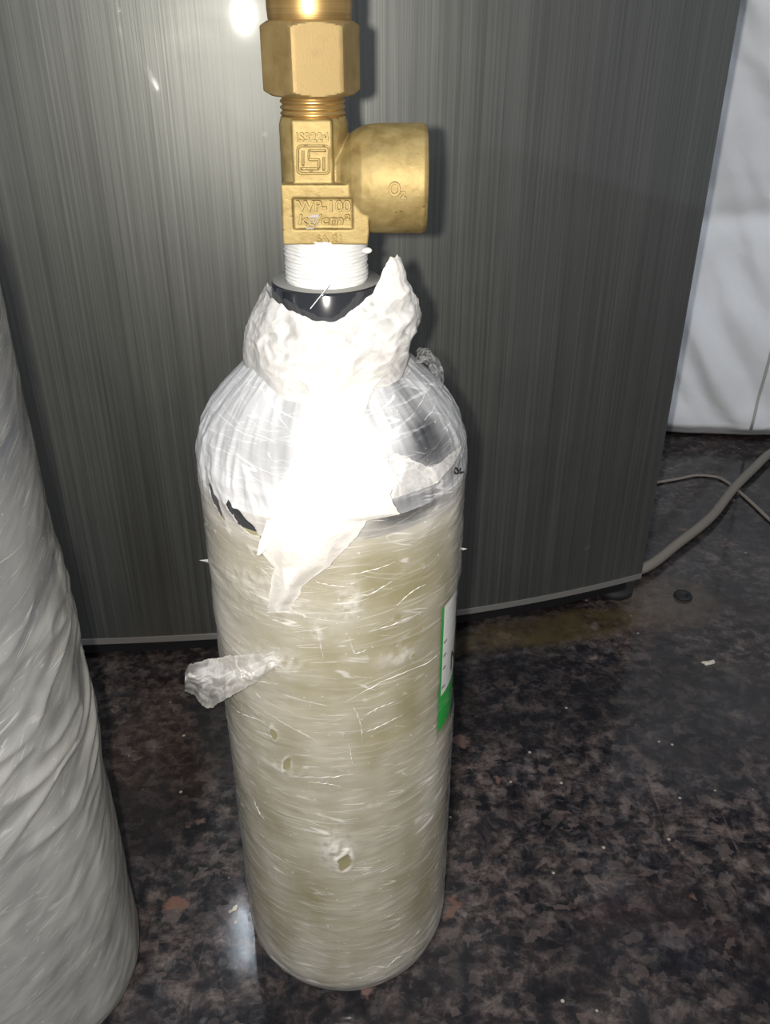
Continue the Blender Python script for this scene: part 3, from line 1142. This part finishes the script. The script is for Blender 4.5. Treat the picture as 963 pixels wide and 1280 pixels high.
o = film_strip('film_flag', flag_cols, 'x', None, 80, 40, cyl, -0.08, 8.0, 0.0006, world_fn=flag_world, ragged=0.8)
o['label'] = 'torn strip of film sticking out to the left'

# crumpled collar under the neck ring
NC, NR = 300, 70
ph = np.linspace(-PI, PI, NC, endpoint=False)
tt = np.linspace(0, 1, NR)
PHc, TT = np.meshgrid(ph, tt)
key = np.radians([-180, -130, -90, -60, -30, -8, 8, 25, 40, 47, 54, 62, 72, 82, 100, 140, 180])
ztop = np.array([0.318, 0.322, 0.3275, 0.3265, 0.3245, 0.3215, 0.3215, 0.3245, 0.3290, 0.3350, 0.3400, 0.3390, 0.3300, 0.3230, 0.3200, 0.318, 0.318])
rtop = np.array([0.024, 0.022, 0.0205, 0.0208, 0.0212, 0.0215, 0.0215, 0.0218, 0.0225, 0.0235, 0.0245, 0.0255, 0.0265, 0.0280, 0.0275, 0.025, 0.024])
ZT = np.interp(PHc, key, ztop)
ZT = ZT + 0.0011 * fbm(np.stack([PHc * 5, 0 * PHc, 0 * PHc + 3], -1), 3) + 0.0008 * np.abs(perlin(np.stack([PHc * 14, 0 * PHc, 0 * PHc + 8], -1))) * np.exp(-((PHc - 1.0) / 0.3) ** 2) * 3
RT = np.interp(PHc, key, rtop)
ZB = np.interp(PHc, np.radians([-180, -90, -40, 0, 40, 90, 180]), [0.303, 0.3010, 0.3000, 0.2985, 0.3005, 0.3045, 0.303]) + 0.0015 * np.sin(PHc * 5)
RB = r_body(ZB) + 0.0022
z = ZB + (ZT - ZB) * TT
bul = np.sin(PI * np.clip(TT * 0.9, 0, 1)) * np.interp(PHc, np.radians([-180, -90, -30, 30, 90, 180]), [0.003, 0.0012, 0.0025, 0.0030, 0.0035, 0.003])
r = RB + (RT - RB) * TT ** 1.15 + bul
pc = np.stack([np.sin(PHc) * 2.6, np.cos(PHc) * 2.6, z * 120], -1)
cr1 = ridged(pc * 0.55, 2)
cr2 = ridged(pc * 1.3 + 5, 2)
cr3 = fbm(pc * 5 + 9, 2)
endw = np.sin(PI * np.clip(TT, 0.04, 1)) * 0.6 + 0.4
side = 1 - 0.6 * np.exp(-((PHc + 1.5) / 0.7) ** 2)
r = r - 0.0008 * (1 - side) + endw * side * (0.0016 * cr1 + 0.0007 * cr2 + 0.00015 * cr3)
z = z + 0.0006 * cr2 * endw + 0.0008 * fbm(pc * 1.5 + 2, 2)
r = np.maximum(r, np.maximum(r_body(z) + 0.0012, np.where(z < ZR + 0.0008, 0.0193, 0.0)))
Pc = np.stack([CX + r * np.sin(PHc), CY - r * np.cos(PHc), z], -1)
mk = 0.24 + 0.20 * cr1 + 0.10 * cr2 - 0.22 * sstep(0.326, 0.333, z) + 0.12 * np.exp(-((PHc) / 0.7) ** 2)
uv = np.stack([PHc * 0.028, z], -1)
o = mesh_obj('film_collar', Pc.reshape(-1, 3), grid_faces(NC, NR, True), M['film_crumple'], cyl, attr={'milk': mk}, uv=uv.reshape(-1, 2))
o['label'] = 'crumpled collar of film bunched round the neck'
# loop of film behind the right of the shoulder
NC, NR = 40, 40
a = np.linspace(0, PI, NC)
c = np.linspace(-1, 1, NR)
A, Cc = np.meshgrid(a, c)
p0 = at_y(519, 447, CY + 0.004)
p1 = at_y(550, 492, CY + 0.004)
ex = (p1 - p0) / 2
ctr = (p0 + p1) / 2
outv = np.array([0.62, 0, 0.78])
Pl = ctr + np.cos(A)[..., None] * (-ex) + np.sin(A)[..., None] * outv * 0.0042 + Cc[..., None] * np.array([0.1, 1, 0]) * 0.008
Pl = Pl + 0.0008 * ridged(Pl * 260, 2)[..., None] * outv
mesh_obj('film_loop', Pl.reshape(-1, 3), grid_faces(NC, NR), M['film_crumple'], cyl, attr={'milk': np.full(A.shape, -0.18)},
         uv=np.stack([A * 0.01, Cc * 0.01], -1).reshape(-1, 2))
# little torn tags on the silhouette
for k, (x, y, ln, rt, sz) in enumerate([(262, 702, 8.0, 2.9, 5), (577, 686, 4.5, 0.0, 3), (247, 566, 2.5, 2.9, 5.0), (256, 655, 2.0, 3.3, 4.0), (553, 1131, 3.5, -0.4, 3), (250, 617, 1.8, 3.0, 3)]):
    sg = -1 if x < 400 else 1
    pz = at_y(x, y, CY - 0.004)[2]
    pr_ = np.array([CX + sg * (r_body(pz) + 0.0004), CY - 0.004, pz])
    s = 0.00033
    dx, dz = math.cos(rt) * ln * s * 2, math.sin(rt) * ln * s
    V = np.array([pr_ + (0, -0.0005, sz * s), pr_ + (0, 0.0006, -sz * s), pr_ + (dx, 0, dz), pr_ + (dx * 0.4, -0.0012, dz + sz * s * 0.2)])
    mesh_obj('film_tag', V, [[0, 1, 3], [1, 2, 3], [0, 3, 2], [0, 2, 1]], M['film_crumple'], cyl, smooth=False, attr={'milk': [0.3] * 4},
             uv=[[0, 0], [0.001, 0], [0.002, 0.001], [0.001, 0.002]])
# stray thread of tape over the neck ring
th_ = [at_y(412, 356, CY - 0.0195), at_y(404, 366, CY - 0.0205), at_y(396, 376, CY - 0.0212), at_y(388, 386, CY - 0.0225)]
V, F = tube(spline(th_, 16), 0.00016, 6)
mesh_obj('stray_thread', V, F, M['tape'], cyl)

# ------------------------------------------------------------------ label on the right of the cylinder
lab_top, lab_bot = px_to_az(555, 762)[1], px_to_az(549, 917)[1]
az0, az1 = la, la + 1.25
na, nz = 60, 90
A, Zl = np.meshgrid(np.linspace(az0, az1, na), np.linspace(lab_bot, lab_top, nz))
tz = (Zl - lab_bot) / (lab_top - lab_bot)


def on_wall(A, Z, off):
    return np.stack([CX + (0.0486 + off) * np.sin(A), CY - (0.0486 + off) * np.cos(A), Z], -1)


P = on_wall(A, Zl, 0.00025).reshape(-1, 3)
fcs = grid_faces(na, nz)
label = mesh_obj('label', P, fcs, [M['label_white'], M['label_green']], cyl)
label['label'] = 'white paper label with a green border and foot'
mi = []
for f in fcs:
    j, i = f[0] // na, f[0] % na
    mi.append(1 if (j / nz < 0.285 or i < 2 or i > na - 4 or j > nz - 2) else 0)
label.data.polygons.foreach_set('material_index', mi)


def label_print(name, a0, a1, z0, z1):
    A, Z = np.meshgrid(np.linspace(a0, a1, 6), np.linspace(z0, z1, 2))
    o = mesh_obj(name, on_wall(A, Z, 0.00045).reshape(-1, 3), grid_faces(6, 2), M['ink'], None)
    o.parent = label
    return o


for y in (809, 825, 840, 863):
    z = px_to_az(553, y)[1]
    label_print('ruled_line', az0 + 0.05, az0 + 0.11, z - 0.0003, z + 0.0003)
# letter N
z0, z1 = px_to_az(561, 847)[1], px_to_az(561, 826)[1]
n0 = az0 + 0.26
for q, pth in enumerate([[(0, 0), (0, 1)], [(0, 1), (0.16, 0)], [(0.16, 0), (0.16, 1)]]):
    (a_, t0), (b_, t1) = pth
    P = []
    for t in np.linspace(0, 1, 5):
        aa, zz_ = n0 + a_ + (b_ - a_) * t, z0 + (z1 - z0) * (t0 + (t1 - t0) * t)
        for dd in (-0.016, 0.016):
            P.append(on_wall(np.array(aa + dd), np.array(zz_), 0.00045))
    o = mesh_obj('letter_stroke', np.array(P), [[2 * k, 2 * k + 1, 2 * k + 3, 2 * k + 2] for k in range(4)], M['ink'], None)
    o.parent = label

# inked marks on the shoulder, right of the flap
gz = on_shell(np.array([571.0]), np.array([588.0]), np.array([0.0]))[0]
mk_paths = [[(572, 586), (569, 585), (568, 589), (570, 592), (573, 591), (573, 588), (571, 588)], [(576, 585), (575, 591), (579, 590)]]
for pth in mk_paths:
    P = on_shell([p[0] for p in pth], [p[1] for p in pth], 0.0022)
    V, F = tube(spline(P, 14), 0.00035, 6)
    mesh_obj('ink_letter', V, F, M['ink'], cyl)

# ------------------------------------------------------------------ second cylinder, left foreground
TX, TY, TR = -0.168, 0.258, 0.0475
cyl2 = thing('gas_cylinder', (TX, TY, 0), 'tall grey gas cylinder swathed in thick cloudy film, at the left edge', 'gas cylinder')
prof2 = [(0.034, 0.0), (0.041, 0.0015), (0.0450, 0.006), (0.0470, 0.013), (TR, 0.022), (TR, 0.15), (TR, 0.33), (0.0468, 0.345), (0.043, 0.360), (0.036, 0.374), (0.028, 0.384),
         (0.020, 0.391), (0.0175, 0.398), (0.0175, 0.412)]
V, F = revolve(prof2, TX, TY, 112)
mesh_obj('body', V, F, M['steel'], cyl2)
V, F = revolve([(0.0175, 0.402), (0.0190, 0.403), (0.0190, 0.417), (0.0182, 0.418)], TX, TY, 72)
mesh_obj('neck_ring', V, F, M['black_paint'], cyl2)
V, F = revolve([(0.0136, 0.4178), (0.0136, 0.432)], TX, TY, 48)
mesh_obj('thread_tape', V, F, M['tape'], cyl2)
V, F = revolve([(0.0105, 0.432), (0.0135, 0.434), (0.0135, 0.452), (0.0105, 0.454), (0.0105, 0.470), (0.0150, 0.472), (0.0150, 0.490), (0.0120, 0.492), (0.0120, 0.515)], TX, TY, 6)
mesh_obj('valve', V, F, M['cast'], cyl2, smooth=False)
P2 = np.array(prof2)
phi2 = np.linspace(-PI, PI, 400, endpoint=False)
z2 = np.linspace(0.0008, 0.372, 380)
PH, ZZ = np.meshgrid(phi2, z2)
ring3 = np.stack([np.sin(PH) * 1.4, np.cos(PH) * 1.4], -1)
d2 = 0.0014 + 0.0003 * ringnoise(70, -0.55, 2, 2.0, 1.5) + 0.00012 * ringnoise(120, -0.75, 1, 6.0, 1.5) + 0.0006 * ringnoise(26, -0.3, 2, 11.0, 2.0, False)
lump = ringnoise(85, -0.45, 1, 21.0, 1.2)
d2 += 0.0024 * np.clip(lump, 0, 1) * sstep(0.11, 0.16, ZZ) * sstep(0.26, 0.21, ZZ)
d2 = np.maximum(d2, 0.0004)
mk2 = 0.20 * fbm(np.stack([np.sin(PH) * 2, np.cos(PH) * 2, ZZ * 18], -1), 3) + 0.20 * np.clip(ringnoise(70, -0.55, 2, 2.0, 1.5), 0, 1) + 0.22 * sstep(0.24, 0.10, ZZ) - 0.34 * sstep(0.17, 0.29, ZZ)
R2 = np.interp(ZZ, P2[:, 1], P2[:, 0]) + d2
V2 = np.stack([TX + R2 * np.sin(PH), TY - R2 * np.cos(PH), ZZ], -1).reshape(-1, 3)
o = mesh_obj('stretch_film', V2, grid_faces(400, 380, True), M['film_grey'], cyl2, attr={'milk': mk2}, uv=np.stack([PH * 0.05, ZZ], -1).reshape(-1, 2))
o['label'] = 'thick cloudy film wound in slanting layers'

# ------------------------------------------------------------------ white sack, right background
bq = at_z([834, 963], [553, 556], 0.004)
SXc, SYc = 0.52, bq[0, 1] + 0.105
NU, NV = 300, 200
ua = np.linspace(-PI, PI, NU, endpoint=False)
vb = np.linspace(0, 1, NV)
UA, VB = np.meshgrid(ua, vb)
ez = 0.62 * VB
ww = 0.265 * (1 - 0.25 * sstep(0.75, 1.0, VB))
dd = 0.105 * (np.interp(VB, [0, 0.03, 0.12, 0.45, 0.8, 1.0], [0.80, 0.96, 1.0, 1.06, 0.85, 0.22]))
cs, sn = np.cos(UA), np.sin(UA)
sx_ = np.sign(sn) * np.abs(sn) ** 0.55
sy_ = np.sign(cs) * np.abs(cs) ** 0.55
X = ww * sx_
Y = -dd * sy_
pn = np.stack([X * 9, Y * 9, ez * 5], -1)
fold = fbm(np.stack([X * 16 + ez * 9, Y * 8, ez * 5], -1), 2) * 0.010 + ridged(np.stack([X * 11 + ez * 7 + 3, Y * 6, ez * 2.5], -1), 1) * 0.005 + fbm(pn, 2) * 0.014 + fbm(np.stack([X * 34 + ez * 16, Y * 20, ez * 6], -1), 2) * 0.0035 + fbm(np.stack([X * 5 + ez * 4, Y * 4, ez * 3 + 7], -1), 2) * 0.014 + ridged(np.stack([X * 26 + ez * 18, Y * 10, ez * 9 + 4], -1), 1) * 0.0022
fold *= sstep(0.0, 0.06, VB) * 0.9 + 0.1
X = X + fold * sx_ * 0.6
Y = Y - fold * sy_
crease = np.exp(-((ez - 0.245 - 0.05 * X) / 0.012) ** 2) * 0.006
Y = Y + crease * sy_
bot = np.where(VB < 0.5, 0.003 * (1 - sstep(0, 0.03, VB)), 0)
Vs = np.stack([SXc + X, SYc + Y, 0.0005 + ez + bot], -1).reshape(-1, 3)
Fs = grid_faces(NU, NV, True).tolist()
Fs.append(list(range(NU))[::-1])
Fs.append([(NV - 1) * NU + k for k in range(NU)])
sack = thing('sack', (SXc, SYc, 0), 'creased white woven plastic sack standing behind the refrigerator corner', 'sack')
mesh_obj('sack_body', Vs, Fs, M['sack'], sack)
sx0 = at_y(957, 480, SYc - 0.11)[0]
sel = [(sx0 + 0.002 * math.sin(k * 0.3), 0.02 + 0.58 * k / 39) for k in range(40)]
Vb_ = Vs[:-0 or None].reshape(NV, NU, 3)
seam = []
for (xx, zz_) in sel:
    j = int(np.argmin(np.abs(Vb_[:, 0, 2] - zz_)))
    row = Vb_[j]
    if not seam:
        fr_i = np.where(row[:, 1] < SYc - 0.004)[0]
        q = fr_i[np.argmin(np.abs(row[fr_i, 0] - xx))]
    seam.append(row[q] + np.array([0, -0.0012, 0]))
V, F = tube(np.array(seam), 0.0016, 6)
mesh_obj('side_seam', V, F, M['seam'], sack)

# ------------------------------------------------------------------ cords and scraps on the floor
c_px = [(770, 742), (803, 711), (848, 679), (889, 646), (917, 611), (942, 586), (963, 567), (985, 560), (1012, 566)]
P = at_z([p[0] for p in c_px], [p[1] for p in c_px], 0.0062)
P[0] = P[1] + (P[1] - P[2]) * 0.55 + np.array([-0.01, 0.02, 0])
V, F = tube(spline(P, 90), 0.0046, 14)
tag(mesh_obj('power_cord', V, F, M['cord']), 'thick grey power cord running from the refrigerator corner across the floor', 'cord')
c_px = [(800, 608), (822, 603), (850, 598), (872, 594), (895, 596), (910, 603), (924, 614), (945, 633), (963, 650), (1000, 682)]
P = at_z([p[0] for p in c_px], [p[1] for p in c_px], 0.0014)
V, F = tube(spline(P, 80), 0.0021, 10)
V[:, 2] = 0.0014 + (V[:, 2] - 0.0014) * 0.55
tag(mesh_obj('thin_cord', V, F, M['cord_thin']), 'thin pale cord lying under the thick grey power cord', 'cord')
wp = at_z(854, 746, 0.0)
V, F = revolve([(0.0045, 0.0001), (0.0066, 0.0004), (0.0074, 0.0014), (0.0068, 0.0024), (0.0052, 0.0027), (0.0036, 0.0022), (0.0032, 0.0012), (0.001, 0.001)], wp[0], wp[1], 40)
tag(mesh_obj('rubber_washer', V, F, M['rubber']), 'small black rubber washer lying on the granite near the cord', 'washer')


def flake(px, py, L, W, rot, label):
    p = at_z(px, py, 0.0)
    n = 9
    V = []
    for k in range(n):
        a = 2 * PI * k / n
        rr_ = 1 + 0.3 * math.sin(k * 2.3 + px)
        x, y = L * rr_ * math.cos(a), W * rr_ * math.sin(a)
        V.append((p[0] + x * math.cos(rot) - y * math.sin(rot), p[1] + x * math.sin(rot) + y * math.cos(rot), 0.0002))
    top = [(v[0] * 0.9 + p[0] * 0.1, v[1] * 0.9 + p[1] * 0.1, 0.0011 + 0.0006 * math.sin(k * 1.7)) for k, v in enumerate(V)]
    F = [list(range(n))[::-1], [n + k for k in range(n)]] + [[k, (k + 1) % n, n + (k + 1) % n, n + k] for k in range(n)]
    return tag(mesh_obj('film_scrap', np.array(V + top), F, M['flake'], smooth=False), label, 'scrap')


flake(293, 1137, 0.0030, 0.0011, 0.7, 'pale scrap on the granite just left of the khaki cylinder base')
flake(886, 829, 0.0052, 0.0022, 0.1, 'pale scrap on the granite at the right, well below the washer')

# ------------------------------------------------------------------ ceiling lamp, behind the camera
LX, LY, LZ = -0.22, -0.84, 2.2
lamp = thing('ceiling_lamp', (LX, LY, LZ), 'short white ceiling tube lamp behind the viewer', 'lamp')
V, F = tube([(LX, LY + q, LZ) for q in (-0.10, -0.05, 0.0, 0.05, 0.10)], 0.020, 20)
mesh_obj('tube', V, F, M['tube'], lamp)
bm = bmesh.new()
box(bm, LX - 0.045, LX + 0.045, LY - 0.13, LY + 0.13, LZ + 0.045, LZ + 0.09, 0.006)
bm_obj('fitting', bm, M['lamp_body'], lamp, smooth=False)
for q in (-0.115, 0.115):
    bm = bmesh.new()
    box(bm, LX - 0.02, LX + 0.02, LY + q - 0.012, LY + q + 0.012, LZ - 0.03, LZ + 0.046, 0.003)
    bm_obj('end_holder', bm, M['lamp_body'], lamp, smooth=False)
